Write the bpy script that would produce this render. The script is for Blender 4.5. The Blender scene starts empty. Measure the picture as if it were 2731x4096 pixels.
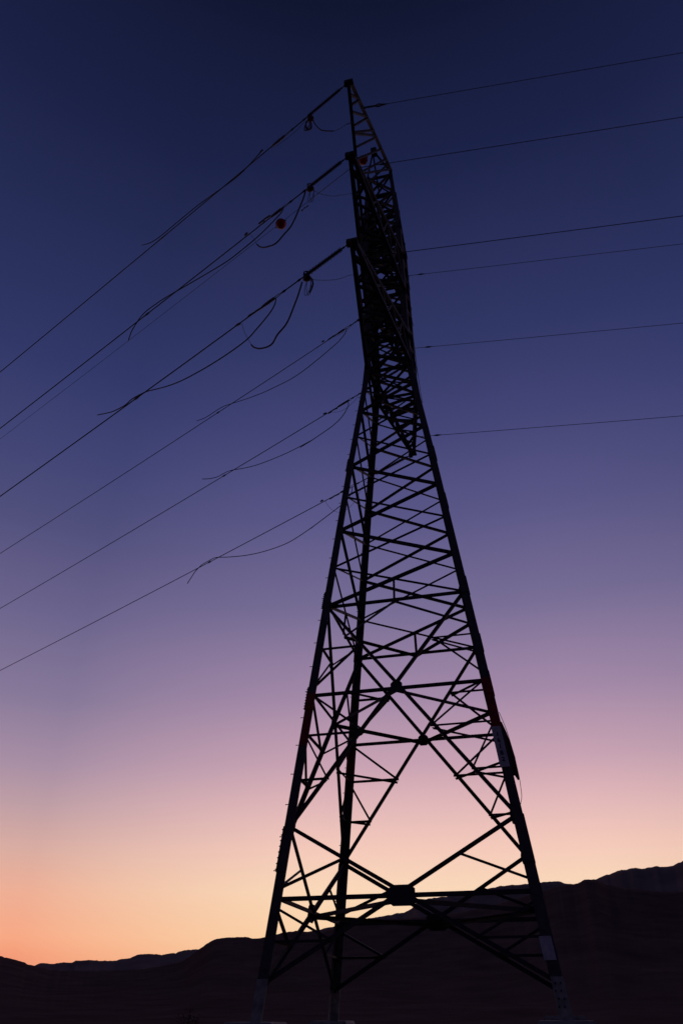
import bpy, bmesh, math, random
from mathutils import Vector, Matrix, noise
random.seed(7)
C = bpy.context.scene
COL = C.collection
U = 3.6                      # metres per unit of the tower's base half-width

# ---------------------------------------------------------------- camera
cam_d = bpy.data.cameras.new('camera')
cam_d.sensor_fit = 'VERTICAL'; cam_d.sensor_height = 36.0; cam_d.sensor_width = 24.0
cam_d.lens = 25.288
cam_d.clip_start = 0.1; cam_d.clip_end = 30000
cam = bpy.data.objects.new('camera', cam_d); COL.objects.link(cam)
CAM = Vector((3.59796, -24.10516, -0.56613))
cR = Vector((0.96997155, 0.24321545, 0.00119886)); cU = Vector((0.13833807, -0.5557491, 0.81975943)); cF = Vector((-0.20004442, 0.79497748, 0.57270677))
cam.matrix_world = Matrix(((cR.x, cU.x, -cF.x, CAM.x), (cR.y, cU.y, -cF.y, CAM.y), (cR.z, cU.z, -cF.z, CAM.z), (0, 0, 0, 1)))
C.camera = cam

# ---------------------------------------------------------------- dusk sky
# the sun is below the horizon: the sky itself is the only light
C.view_settings.view_transform = 'Standard'; C.view_settings.look = 'None'
C.view_settings.exposure = 0; C.view_settings.gamma = 1
def lin(c): return tuple(((v / 255 / 12.92) if v <= 10 else ((v / 255 + 0.055) / 1.055) ** 2.4) for v in c) + (1,)
world = bpy.data.worlds.new('World'); C.world = world; world.use_nodes = True
wt = world.node_tree; wt.nodes.clear()
W_ = lambda t: wt.nodes.new(t)
def wmath(op, a, b=None, clamp=False):
    n = W_('ShaderNodeMath'); n.operation = op; n.use_clamp = clamp
    for i, v in enumerate((a, b)):
        if v is None: continue
        if isinstance(v, (int, float)): n.inputs[i].default_value = v
        else: wt.links.new(v, n.inputs[i])
    return n.outputs[0]
tc = W_('ShaderNodeTexCoord'); sep = W_('ShaderNodeSeparateXYZ'); wt.links.new(tc.outputs['Generated'], sep.inputs[0])
X, Y, Z = sep.outputs
elev = wmath('DIVIDE', wmath('ARCSINE', Z), math.pi / 2, True)
hyp = wmath('SQRT', wmath('ADD', wmath('MULTIPLY', X, X), wmath('MULTIPLY', Y, Y)))
SUN_AZ = math.radians(-6)
cosd = wmath('DIVIDE', wmath('ADD', wmath('MULTIPLY', X, math.sin(SUN_AZ)), wmath('MULTIPLY', Y, math.cos(SUN_AZ))), wmath('MAXIMUM', hyp, 1e-4))
def ramp(stops):
    n = W_('ShaderNodeValToRGB'); cr = n.color_ramp; cr.interpolation = 'LINEAR'
    for i, (e, c) in enumerate(stops):
        if i < 2: el = cr.elements[i]; el.position = e / 90
        else: el = cr.elements.new(e / 90)
    for el, (e, c) in zip(cr.elements, stops): el.position = e / 90; el.color = lin(c)
    wt.links.new(elev, n.inputs[0]); return n.outputs[0]
SKY_TOWARDS = [(0, (253, 188, 140)), (3, (255, 206, 159)), (4.4, (255, 215, 172)), (7, (254, 220, 187)), (9.8, (247, 204, 189)), (12.5, (229, 186, 187)), (15.5, (202, 164, 180)), (20.4, (164, 138, 169)), (27, (120, 110, 150)), (34, (91, 88, 136)), (41, (68, 70, 119)), (47.5, (50, 56, 102)), (60, (28, 35, 73)), (70, (16, 22, 48)), (90, (11, 15, 36))]
SKY_ASIDE = [(0, (232, 138, 106)), (2.9, (249, 157, 121)), (4.1, (253, 173, 136)), (6.6, (242, 178, 152)), (9.1, (220, 175, 164)), (11.8, (193, 160, 167)), (14.6, (168, 143, 166)), (19, (135, 121, 154)), (25, (107, 100, 141)), (31, (82, 81, 126)), (37, (62, 67, 115)), (43, (44, 53, 101)), (54, (26, 35, 72)), (63, (17, 21, 47)), (90, (11, 15, 36))]
SKY_AWAY = [(0, (24, 20, 28)), (6, (32, 27, 38)), (14, (35, 31, 48)), (25, (28, 29, 50)), (40, (22, 26, 50)), (60, (16, 21, 44)), (90, (11, 15, 36))]
r1, r2, r3 = ramp(SKY_TOWARDS), ramp(SKY_ASIDE), ramp(SKY_AWAY)
def mixc(f, a, b):
    n = W_('ShaderNodeMix'); n.data_type = 'RGBA'; wt.links.new(f, n.inputs[0]); wt.links.new(a, n.inputs[6]); wt.links.new(b, n.inputs[7]); return n.outputs[2]
low = wmath('DIVIDE', wmath('SUBTRACT', 68 / 90, elev), 34 / 90, True)      # towards the zenith all directions meet in one blue
f1 = wmath('MULTIPLY', wmath('DIVIDE', wmath('SUBTRACT', 0.985, cosd), 0.985 - 0.872, True), low)
f2 = wmath('MULTIPLY', wmath('DIVIDE', wmath('SUBTRACT', 0.80, cosd), 1.2, True), low)
bg = W_('ShaderNodeBackground'); wt.links.new(mixc(f2, mixc(f1, r1, r2), r3), bg.inputs[0]); bg.inputs[1].default_value = 1.0
wo = W_('ShaderNodeOutputWorld'); wt.links.new(bg.outputs[0], wo.inputs[0])

# ---------------------------------------------------------------- materials
def mat(name, col, rough=0.7, metal=0.0, var=0.0, scale=6.0, bands=()):
    m = bpy.data.materials.new(name); m.use_nodes = True; t = m.node_tree; b = t.nodes['Principled BSDF']
    b.inputs['Roughness'].default_value = rough; b.inputs['Metallic'].default_value = metal
    c = t.nodes.new('ShaderNodeRGB'); c.outputs[0].default_value = tuple(col) + (1,); out = c.outputs[0]
    geo = t.nodes.new('ShaderNodeNewGeometry')
    if bands:                                     # painted marking bands, by height up the mast
        sx = t.nodes.new('ShaderNodeSeparateXYZ'); t.links.new(geo.outputs['Position'], sx.inputs[0])
        for lo, hi, bc in bands:
            a = t.nodes.new('ShaderNodeMath'); a.operation = 'GREATER_THAN'; t.links.new(sx.outputs[2], a.inputs[0]); a.inputs[1].default_value = lo
            d = t.nodes.new('ShaderNodeMath'); d.operation = 'LESS_THAN'; t.links.new(sx.outputs[2], d.inputs[0]); d.inputs[1].default_value = hi
            k = t.nodes.new('ShaderNodeMath'); k.operation = 'MULTIPLY'; t.links.new(a.outputs[0], k.inputs[0]); t.links.new(d.outputs[0], k.inputs[1])
            mx = t.nodes.new('ShaderNodeMix'); mx.data_type = 'RGBA'; t.links.new(k.outputs[0], mx.inputs[0]); t.links.new(out, mx.inputs[6]); mx.inputs[7].default_value = tuple(bc) + (1,)
            out = mx.outputs[2]
    if var:
        nz = t.nodes.new('ShaderNodeTexNoise'); nz.inputs['Scale'].default_value = scale; nz.inputs['Detail'].default_value = 6
        t.links.new(geo.outputs['Position'], nz.inputs['Vector'])
        mr = t.nodes.new('ShaderNodeMapRange'); mr.inputs[1].default_value = 0.3; mr.inputs[2].default_value = 0.7; mr.inputs[3].default_value = 1 - var; mr.inputs[4].default_value = 1 + var
        t.links.new(nz.outputs[0], mr.inputs[0])
        mm = t.nodes.new('ShaderNodeMix'); mm.data_type = 'RGBA'; mm.blend_type = 'MULTIPLY'; mm.inputs[0].default_value = 1
        t.links.new(out, mm.inputs[6]); t.links.new(mr.outputs[0], mm.inputs[7]); out = mm.outputs[2]
        t.links.new(mr.outputs[0], b.inputs['Roughness']) if False else None
    t.links.new(out, b.inputs['Base Color'])
    return m
RED = (0.33, 0.02, 0.015)
M_leg = mat('weathered_painted_steel', (0.085, 0.083, 0.088), 0.65, 0.0, 0.35, 5, [(6.15, 7.85, RED)])
M_steel = mat('weathered_galvanised_steel', (0.045, 0.044, 0.047), 0.7, 0.0, 0.3, 6)
M_white = mat('chalky_white_paint', (0.68, 0.68, 0.72), 0.7, 0, 0.2, 7)
M_stub = mat('pale_weathered_zinc', (0.40, 0.385, 0.35), 0.75, 0, 0.35, 6)
M_ink = mat('black_lettering', (0.02, 0.02, 0.02), 0.6)
M_conc = mat('cast_concrete', (0.36, 0.34, 0.31), 0.9, 0, 0.3, 4)
M_ins = mat('brown_porcelain', (0.07, 0.02, 0.014), 0.35)
M_alu = mat('dull_aluminium', (0.2, 0.2, 0.21), 0.5, 0.3)
M_cable = mat('dark_aluminium_strand', (0.07, 0.065, 0.065), 0.6, 0.0)
M_rubber = mat('dark_red_sleeve', (0.08, 0.018, 0.014), 0.6)
M_rope = mat('grey_rope', (0.12, 0.12, 0.13), 0.9)
M_ball = mat('aviation_red_plastic', (0.48, 0.005, 0.014), 0.5, 0, 0.06, 5)

# ---------------------------------------------------------------- helpers
def tag(o, label=None, cat=None, group=None, kind=None):
    if label: o['label'] = label
    if cat: o['category'] = cat
    if group: o['group'] = group
    if kind: o['kind'] = kind
    return o
def empty(name, loc=(0, 0, 0)):
    o = bpy.data.objects.new(name, None); COL.objects.link(o); o.location = loc; o.empty_display_size = 0.3; return o
def link(name, me, m, parent=None):
    o = bpy.data.objects.new(name, me); COL.objects.link(o)
    if m and not me.materials: me.materials.append(m)
    if parent:
        o.parent = parent
        o.matrix_parent_inverse = Matrix.Translation(parent_origin(parent)).inverted()
    return o
def parent_origin(o):
    v = Vector((0, 0, 0))
    while o: v += o.location; o = o.parent if o.parent else None
    return v if True else v
class MB:
    def __init__(s): s.v = []; s.f = []; s.smooth = False
    def add(s, vs, fs):
        k = len(s.v); s.v += [tuple(v) for v in vs]; s.f += [tuple(i + k for i in f) for f in fs]; return s
    def prism(s, prof, p0, p1, a, b):
        n = len(prof); vs = [p + a * x + b * y for p in (p0, p1) for x, y in prof]
        fs = [tuple(range(n - 1, -1, -1)), tuple(range(n, 2 * n))] + [(i, (i + 1) % n, n + (i + 1) % n, n + i) for i in range(n)]
        return s.add(vs, fs)
    def box(s, c, ax, ay, az):
        c = Vector(c); vs = [c + ax * i + ay * j + az * k for i in (-1, 1) for j in (-1, 1) for k in (-1, 1)]
        return s.add(vs, [(0, 1, 3, 2), (4, 6, 7, 5), (0, 4, 5, 1), (2, 3, 7, 6), (0, 2, 6, 4), (1, 5, 7, 3)])
    def plate(s, poly, thick):               # polygon (world points) given thickness along its normal
        poly = [Vector(p) for p in poly]; n = (poly[1] - poly[0]).cross(poly[2] - poly[0]).normalized() * thick; k = len(poly)
        return s.add(poly + [p + n for p in poly], [tuple(range(k - 1, -1, -1)), tuple(range(k, 2 * k))] + [(i, (i + 1) % k, k + (i + 1) % k, k + i) for i in range(k)])
    def lathe(s, p0, p1, prof, seg=12):      # prof: (fraction, radius)
        p0, p1 = Vector(p0), Vector(p1); d = p1 - p0; L = d.length; d.normalize()
        a = d.orthogonal().normalized(); b = d.cross(a); vs = []; fs = []
        for t, r in prof:
            for i in range(seg):
                an = 2 * math.pi * i / seg; vs.append(p0 + d * (t * L) + a * (r * math.cos(an)) + b * (r * math.sin(an)))
        m = len(prof)
        for j in range(m - 1):
            for i in range(seg): fs.append((j * seg + i, j * seg + (i + 1) % seg, (j + 1) * seg + (i + 1) % seg, (j + 1) * seg + i))
        fs += [tuple(range(seg - 1, -1, -1)), tuple((m - 1) * seg + i for i in range(seg))]
        return s.add(vs, fs)
    def tube(s, pts, r, seg=6, sub=4, taper=None):
        pts = [Vector(p) for p in pts]
        if sub > 1 and len(pts) > 2:
            q = []; n = len(pts)
            for i in range(n - 1):
                a, b, c, d = pts[max(i - 1, 0)], pts[i], pts[i + 1], pts[min(i + 2, n - 1)]
                for k in range(sub):
                    t = k / sub; q.append(0.5 * ((2 * b) + (c - a) * t + (2 * a - 5 * b + 4 * c - d) * t * t + (3 * b - a - 3 * c + d) * t ** 3))
            pts = q + [pts[-1]]
        vs = []; fs = []; prev = None; n = len(pts)
        for i, p in enumerate(pts):
            d = (pts[min(i + 1, n - 1)] - pts[max(i - 1, 0)])
            d = d.normalized() if d.length > 1e-9 else Vector((0, 0, 1))
            a = (prev - d * prev.dot(d)) if prev is not None else d.orthogonal()
            a = a.normalized() if a.length > 1e-6 else d.orthogonal().normalized(); prev = a; b = d.cross(a)
            for k in range(seg):
                an = 2 * math.pi * k / seg; vs.append(p + a * (r * math.cos(an)) + b * (r * math.sin(an)))
        for j in range(n - 1):
            for k in range(seg): fs.append((j * seg + k, j * seg + (k + 1) % seg, (j + 1) * seg + (k + 1) % seg, (j + 1) * seg + k))
        fs += [tuple(range(seg - 1, -1, -1)), tuple((n - 1) * seg + k for k in range(seg))]
        s.smooth = True
        return s.add(vs, fs)
    def build(s, name, m, parent=None):
        me = bpy.data.meshes.new(name); me.from_pydata(s.v, [], s.f); me.update()
        bm = bmesh.new(); bm.from_mesh(me); bmesh.ops.recalc_face_normals(bm, faces=bm.faces); bm.to_mesh(me); bm.free()
        if s.smooth:
            for p in me.polygons: p.use_smooth = len(p.vertices) == 4
        return link(name, me, m, parent)
def angle(mb, p0, p1, w, nrm, th=0.012, flip=1, off=0.0):
    """an L-section member from p0 to p1: one flange faces nrm, the other points inward"""
    p0, p1, nrm = Vector(p0), Vector(p1), Vector(nrm).normalized()
    d = (p1 - p0).normalized(); a = d.cross(nrm).normalized() * flip; n = a.cross(d).normalized()
    if n.dot(nrm) < 0: n = -n
    h = w / 2; o = n * off; b = -n
    return mb.prism([(-h, 0), (h, 0), (h, th), (-h + th, th), (-h + th, w), (-h, w)], p0 + o, p1 + o, a, b)

# ---------------------------------------------------------------- the tower
LEV = dict(A=0.0, B=0.5524, C=1.0642, D=2.1781, E=3.097, F=3.5547, G=4.0309, H=4.4998, I=4.957, J=5.4371, K=5.87, L=6.25, M=6.62)
SL = 0.10885
def wz(z):                                   # half-width at height z (units)
    if z <= 6.62: return 1 - SL * z
    if z <= 9.6: return 0.2794
    return 0.2794 + (0.20 - 0.2794) * (z - 9.6) / 1.6
FACES = {'near': lambda t, z, w: (t * w, -w), 'right': lambda t, z, w: (w, t * w), 'far': lambda t, z, w: (-t * w, w), 'left': lambda t, z, w: (-w, -t * w)}
NRM = {'near': Vector((0, -1, 0.1)), 'right': Vector((1, 0, 0.1)), 'far': Vector((0, 1, 0.1)), 'left': Vector((-1, 0, 0.1))}
def fp(face, t, z):
    x, y = FACES[face](t, z, wz(z)); return Vector((x * U, y * U, z * U))
tower = tag(empty('transmission_tower', (0, 0, 0)), 'tall dark steel lattice pylon with six crossarms standing in the centre', 'pylon')
def brace(name, p0, p1, w, nrm, off=0.0, flip=1, th=0.012, ext=0.0):
    d = (p1 - p0).normalized(); mb = MB(); w *= 0.9 if nrm[1] < -0.5 else (1.2 if nrm[1] > 0.5 else 1.05); angle(mb, p0 - d * ext, p1 + d * ext, w, nrm, th, -flip, off); return mb.build(name, M_steel, tower)

FOOT = {(-1, -1): -0.200, (1, -1): -0.187, (-1, 1): -0.204, (1, 1): -0.165}
legs = {}
for (sx, sy), zf in FOOT.items():
    zs = [(0.03, 0.29), (1.0, 0.28), (3.1, 0.265), (5.0, 0.25), (6.3, 0.25), (6.9, 0.30), (9.6, 0.27), (11.2, 0.18)]
    mb = MB()
    def corner(z): w = wz(z) + (0.031 if z < 6.0 else max(0.012, 0.031 - 0.019 * (z - 6.0) / 0.62)); return Vector((sx * w * U + ((0.10 if sy > 0 else 0.04) * max(0, min(1, (6.3 - z) / 2)) if sx > 0 else 0), sy * w * U, z * U))
    def sect(z, fw, th=0.024, off=0.0):
        c = corner(z) + Vector((sx, sy, 0)) * off; ax, ay = Vector((-sx, 0, 0)), Vector((0, -sy, 0))
        return [c, c + ax * fw, c + ax * fw + ay * th, c + ax * th + ay * th, c + ax * th + ay * fw, c + ay * fw]
    rings = [sect(z, f) for z, f in zs]; vs = [v for r in rings for v in r]; n = len(rings)
    fs = [(5, 4, 3, 2, 1, 0), tuple((n - 1) * 6 + i for i in range(6))] + [(j * 6 + i, j * 6 + (i + 1) % 6, j * 6 + 6 + (i + 1) % 6, j * 6 + 6 + i) for j in range(n - 1) for i in range(6)]
    leg = mb.add(vs, fs).build('leg', M_leg, tower); legs[(sx, sy)] = leg
    # pale stub angle rising from the footing, with rows of bolts
    sb = MB(); a, b = sect(zf - 0.03, 0.30, 0.03, 0.012), sect(0.045, 0.29, 0.03, 0.012)
    sb.add(a + b, [(5, 4, 3, 2, 1, 0), tuple(range(6, 12))] + [(i, (i + 1) % 6, 6 + (i + 1) % 6, 6 + i) for i in range(6)])
    st = sb.build('leg_stub', M_stub, tower); st['label'] = 'pale bare foot of the leg above its concrete footing'
    for k in range(4):                           # bolts in the front flange of the stub
        if (sx, sy) != (1, -1): break
        z = 0.01 - k * 0.042
        for q in (0.09, 0.21):
            c = corner(z) + Vector((sx, sy, 0)) * 0.012 + Vector((-sx * (q + (0.03 if k % 2 else 0)), sy * 0.002, 0))
            MB().lathe(c, c + Vector((0, sy * 0.03, 0)), [(0, 0.022), (1, 0.022)], 6).build('bolt', M_steel, st)
    # splice covers: thicker outer angles bolted over the joints
    for z0, z1 in ((0.73, 1.06), (2.03, 2.24), (3.06, 3.24), (4.86, 5.04)):
        f0 = 0.285 - 0.008 * z0; cb = MB(); a, b = sect(z0, f0 + 0.02, 0.03, 0.022), sect(z1, f0 + 0.015, 0.03, 0.022)
        cb.add(a + b, [(5, 4, 3, 2, 1, 0), tuple(range(6, 12))] + [(i, (i + 1) % 6, 6 + (i + 1) % 6, 6 + i) for i in range(6)])
        sp = cb.build('splice_plate', M_leg, tower)
        for k in range(8):                       # bolt ends standing proud of the cover
            if sx > 0 or (z0 > 1 and sy > 0): break
            z = z0 + (k + 0.5) / 8 * (z1 - z0); ax = Vector((sx, 0, 0))
            cb2 = corner(z) + Vector((sx, sy, 0)) * 0.022 + Vector((0, -sy * 0.08, 0))
            MB().lathe(cb2, cb2 + ax * 0.05, [(0, 0.026), (0.6, 0.026), (0.62, 0.015), (1, 0.015)], 6).build('bolt', M_steel, sp)
    if (sx, sy) in ((-1, -1), (-1, 1)):          # climbing pegs up these two legs
        for k in range(48):
            z = 0.62 + k * 0.122
            c = corner(z); dirv = Vector((sx, 0, 0)) if k % 2 else Vector((0, sy, 0)); o = Vector((0, -sy * 0.06, 0)) if k % 2 else Vector((-sx * 0.06, 0, 0))
            MB().lathe(c + o, c + o + dirv * 0.10, [(0, 0.011), (0.88, 0.011), (0.9, 0.02), (1, 0.02)], 6).build('step_bolt', M_steel, leg)

OFF = (0.014, -0.022)
# two big X panels on every face: A-C crossing at B, C-E crossing at D
for face in FACES:
    n = NRM[face]
    for lo, hi, w in ((0.02, LEV['C'], 0.105), (LEV['C'], LEV['E'], 0.11)):
        brace('cross_brace', fp(face, -1, lo), fp(face, 1, hi), w, n, OFF[0])
        brace('cross_brace', fp(face, 1, lo), fp(face, -1, hi), w, n, OFF[1], -1)
    for L, w in (('B', 0.11), ('D', 0.10), ('E', 0.10)):
        brace('horizontal_strut', fp(face, -1, LEV[L]), fp(face, 1, LEV[L]), w, n, -0.04, 1, 0.012, 0.10)
    # centre gussets: octagonal plates where the X crosses the strut
    t = (fp(face, 1, 0) - fp(face, -1, 0)).normalized(); up = (fp(face, 0, 1) - fp(face, 0, 0)).normalized()
    for L, hw, hh in (('B', 0.36, 0.25), ('D', 0.185, 0.19)):
        c = fp(face, 0, LEV[L]) + n * 0.004; k = 0.62
        if L == 'B': c -= up * 0.02
        poly = [c + t * (hw * x) + up * (hh * y) for x, y in ((-1, -k), (-k, -1), (k, -1), (1, -k), (1, k), (k, 1), (-k, 1), (-1, k))]
        MB().plate(poly, 0.016).build('gusset_plate', M_steel, tower)
    # leg gussets where the diagonals land
    for L in ('C', 'E'):
        for s in (-1, 1):
            c = fp(face, s, LEV[L]) + n * 0.028; q = -s
            z = 0.30 if L == 'C' else 0.24
            poly = [c + t * (q * x) + up * y for x, y in ((-0.06, -z * 1.2), (0.15, -z * 0.8), (0.20, 0), (0.15, z * 0.8), (-0.06, z * 1.2))]
            MB().plate(poly, 0.014).build('gusset_plate', M_steel, tower)
    # redundant bracing inside the big panels
    for s in (-1, 1):
        wD = wz(LEV['D'])
        def leg_pt(z): return fp(face, s, z)
        def diag(zfoot, zx, z, hi=False):     # point on the arm of an X that starts on this side at zfoot and crosses at zx
            a, b = fp(face, s, zfoot), fp(face, 0, zx); k = (z - zfoot) / (zx - zfoot); return a + (b - a) * k
        c, d, e = LEV['C'], LEV['D'], LEV['E']
        z1, z2 = c + (d - c) * 0.33, c + (d - c) * 0.67
        for zz in (z1, z2): brace('secondary_brace', leg_pt(zz), diag(c, d, zz), 0.065, n, -0.05, 1, 0.01, 0.05)
        brace('secondary_brace', leg_pt(z2), diag(c, d, z1), 0.06, n, 0.026, 1, 0.01)
        brace('secondary_brace', leg_pt(d), diag(c, d, z2), 0.065, n, 0.026, 1, 0.01)
        z3 = d + (e - d) * 0.5
        brace('secondary_brace', leg_pt(z3), diag(e, d, z3), 0.065, n, -0.05, 1, 0.01, 0.05)
        brace('secondary_brace', leg_pt(d + 0.06), diag(e, d, z3), 0.07, n, 0.026, 1, 0.01)
        b_ = LEV['B']; z4 = b_ + (c - b_) * 0.5; z5 = b_ * 0.5
        brace('secondary_brace', leg_pt(b_ + (c - b_) * 0.13), diag(c, b_, z4), 0.075, n, 0.026, 1, 0.01)
        brace('secondary_brace', leg_pt(z5), diag(0.02, b_, z5), 0.065, n, -0.05, 1, 0.01, 0.05)
        brace('secondary_brace', leg_pt(b_ - 0.06), diag(0.02, b_, z5), 0.07, n, 0.026, 1, 0.01)
    # hanger from the crossing of panel E-F down to strut E
    we, wf = wz(LEV['E']), wz(LEV['F']); zc = LEV['E'] + (LEV['F'] - LEV['E']) * we / (we + wf)
    brace('secondary_brace', fp(face, 0, LEV['E']), fp(face, 0, zc), 0.075, n, 0.03, 1, 0.01)
    # X panels up the body, heavy and light members alternating
    names = 'EFGHIJKLM'
    for i in range(len(names) - 1):
        lo, hi = LEV[names[i]], LEV[names[i + 1]]; heavy, light = 0.115, 0.062
        up_w, dn_w = ((heavy, light) if i in (0, 2, 4, 6) else (light, heavy))
        if face in ('far', 'left'): up_w, dn_w = dn_w, up_w
        brace('panel_brace', fp(face, -1, lo), fp(face, 1, hi), up_w, n, OFF[0])
        brace('panel_brace', fp(face, 1, lo), fp(face, -1, hi), dn_w, n, OFF[1], -1)
    # the upper body between the arms
    zz = [6.62 + 2.98 * k / 8 for k in range(9)] + [10.1, 10.62, 11.2]
    for i in range(len(zz) - 1):
        brace('body_brace', fp(face, -1, zz[i]), fp(face, 1, zz[i + 1]), 0.125, n, OFF[0])
        brace('body_brace', fp(face, 1, zz[i]), fp(face, -1, zz[i + 1]), 0.125, n, OFF[1], -1)
    for z in (6.62, 7.15, 7.74, 8.05, 8.4, 8.85, 9.3, 9.6, 9.9, 10.1, 10.62, 11.18):
        brace('body_strut', fp(face, -1, z), fp(face, 1, z), 0.14, n, -0.05)
    for s in (-1, 1):                            # plates where the arms take hold
        for z, hh in ((6.62, 0.34), (7.15, 0.3), (8.05, 0.3), (8.85, 0.3), (9.6, 0.32)):
            c = fp(face, s, z) + n * 0.05; q = -s
            MB().plate([c + t * (q * x) + up * y for x, y in ((-0.05, -hh), (0.22, -hh * 0.7), (0.30, 0), (0.22, hh * 0.7), (-0.05, hh))], 0.014).build('arm_gusset', M_steel, tower)
# plan bracing: a diamond joining the strut midpoints, and short ties across the corners
order = ['near', 'right', 'far', 'left']
up_n = Vector((0, 0, 1))
for L, w in (('B', 0.11), ('D', 0.10), ('E', 0.09)):
    for i in range(4):
        a, b = order[i], order[(i + 1) % 4]
        brace('plan_brace', fp(a, 0, LEV[L]) - NRM[a] * 0.06, fp(b, 0, LEV[L]) - NRM[b] * 0.06, w, up_n, -0.06)
for c, d, fr in ((LEV['C'], LEV['D'], (0.33, 0.67)), (LEV['E'], LEV['D'], (0.5,))):
    for k in fr:
        for i in range(4):
            a, b = order[i], order[(i + 1) % 4]; z = c + (d - c) * k
            pa = fp(a, 1, c).lerp(fp(a, 0, d), k); pb = fp(b, -1, c).lerp(fp(b, 0, d), k)
            brace('corner_tie', pa, pb, 0.06, up_n, -0.08, 1, 0.01)
for z in (6.62, 7.15, 7.74, 8.05, 8.85, 9.6, 10.1, 10.62, 11.15):
    brace('plan_brace', fp('near', -1, z), fp('far', -1, z), 0.085, up_n, -0.03)
    brace('plan_brace', fp('near', 1, z), fp('far', 1, z), 0.085, up_n, 0.03)

# crossarms
TIPS = {1: (0, -2.366, 9.73), 2: (0, -2.3256, 8.05), 3: (0, -2.288, 6.43), 4: (0, 1.278, 10.0), 5: (0, 1.448, 8.4), 6: (0, 1.626, 6.71)}
def crossarm(k):
    tip = Vector(TIPS[k]); s = -1 if tip.y < 0 else 1
    if k == 1: low, high = ((-1, 9.6), (1, 11.2)), ()
    else:
        zl, zh = {2: (8.05, 8.85), 3: (6.62, 7.15), 4: (9.9, 10.75), 5: (8.35, 9.1), 6: (6.62, 7.05)}[k]
        low, high = ((-1, zl), (1, zl)), ((-1, zh), (1, zh))
    def root(sx, z): w = wz(z); return Vector((sx * w, s * w, z)) * U
    T = tip * U; pl = MB()
    # tip plate: a small boxed head the strings hook on to
    out_ = [(-0.22, -0.13), (-0.02, -0.13), (-0.02, -0.03), (0.20, -0.03), (0.20, 0.07), (-0.20, 0.07)]
    pl.prism(out_, T + Vector((0, -0.10, 0)), T + Vector((0, 0.14, 0)), Vector((1, 0, 0)), Vector((0, 0, 1)))
    chords = []
    for j, (sx, z) in enumerate(low + high):
        r = root(sx, z); t0 = T + Vector((0.05 * sx + 0.02, -s * 0.02, 0.03 if j > 1 else -0.02))
        chords.append((t0, r))
    web = pl
    def lace(c0, c1, nseg, w):
        for i in range(nseg):
            f0 = 0.01 + 0.95 * i / nseg; f1 = 0.01 + 0.95 * (i + 1) / nseg
            a, b = (c0, c1) if i % 2 else (c1, c0)
            angle(web, a[0].lerp(a[1], f0), b[0].lerp(b[1], f1), w, Vector((0, 0, -1)), 0.01)
    if k == 1:
        a, b = chords[0], chords[1]
        for fa, fb in [(0.071, 0.149), (0.138, 0.173), (0.174, 0.33), (0.266, 0.353), (0.303, 0.483), (0.31, 0.543), (0.402, 0.566), (0.478, 0.707), (0.579, 0.835), (0.702, 0.902), (0.579, 0.971)]: angle(web, a[0].lerp(a[1], fa), b[0].lerp(b[1], fb), 0.10, Vector((0, 0, -1)), 0.012)
    else: lace(chords[0], chords[1], 10, 0.11)
    if k == 1: pass
    else:
        lace(chords[2], chords[3], 9, 0.095); lace(chords[0], chords[2], 12, 0.11); lace(chords[1], chords[3], 9, 0.095)
    arm = web.build('crossarm', M_steel, tower)
    for t0, r in chords:
        MBc = MB(); angle(MBc, t0, r, 0.155 if k == 1 else 0.16, Vector((0, 0, -1)), 0.016); MBc.build('chord', M_steel, arm)
    arm['label'] = {1: 'topmost near crossarm, thin and pointing towards the camera', 2: 'middle near crossarm pointing towards the camera', 3: 'lowest near crossarm pointing towards the camera',
                    4: 'topmost far crossarm behind the mast', 5: 'middle far crossarm behind the mast', 6: 'lowest far crossarm hanging in view below the waist'}[k]
for k in range(1, 7): crossarm(k)
# earth-wire horns at the very top
hb = MB(); e0 = Vector((0, -0.709, 11.04)) * U
for sx in (-1, 1): angle(hb, e0, Vector((sx * 0.2, -0.2, 11.2)) * U, 0.09, Vector((0, 0, 1)), 0.012)
angle(hb, e0, Vector((0, -0.24, 10.62)) * U, 0.09, Vector((1, 0, 0)), 0.012)
hb.box(e0 + Vector((0.03, 0.1, 0.0)), Vector((0.16, 0, 0)), Vector((0, 0.2, 0)), Vector((0, 0, 0.16)))
hb.build('earth_wire_horn', M_steel, tower)
# number plate on the near right leg, and a blank white band lower down
def leg_plate(z0, z1, wid, off):
    w0, w1 = wz(z0) + 0.031, wz(z1) + 0.031; a = Vector((w0, -w0, z0)) * U; b = Vector((w1, -w1, z1)) * U
    return [a + Vector((-wid, -off, 0)), a + Vector((0, -off, 0)), b + Vector((0, -off, 0)), b + Vector((-wid, -off, 0))]
q = leg_plate(1.41, 1.74, 0.27, 0.04)
np_ = MB().plate(q, 0.006).build('number_plate', M_white, tower); np_['label'] = 'white number plate reading 16182 on the right leg'
dm = MB(); a = q[0].lerp(q[1], 0.5); b = q[3].lerp(q[2], 0.5)
upv = (b - a).normalized(); rt = (q[1] - q[0]).normalized(); nv = rt.cross(upv)
fc = bpy.data.curves.new('plate_digits', 'FONT'); fc.align_x = 'CENTER'; fc.align_y = 'CENTER'; fc.size = 1; fc.offset = 0.03
tmp = bpy.data.objects.new('plate_digits', fc); COL.objects.link(tmp)
for i, ch in enumerate('16182'):
    fc.body = ch; dg = bpy.context.evaluated_depsgraph_get(); dg.update()
    me = bpy.data.meshes.new_from_object(tmp.evaluated_get(dg))
    c = a.lerp(b, 0.80 - 0.155 * i) + nv * 0.012
    dm.add([c + rt * (v.co.x * 0.18) + upv * (v.co.y * 0.175) for v in me.vertices], [tuple(p.vertices) for p in me.polygons])
bpy.data.objects.remove(tmp)
dm.build('plate_digits', M_ink, np_)
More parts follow.
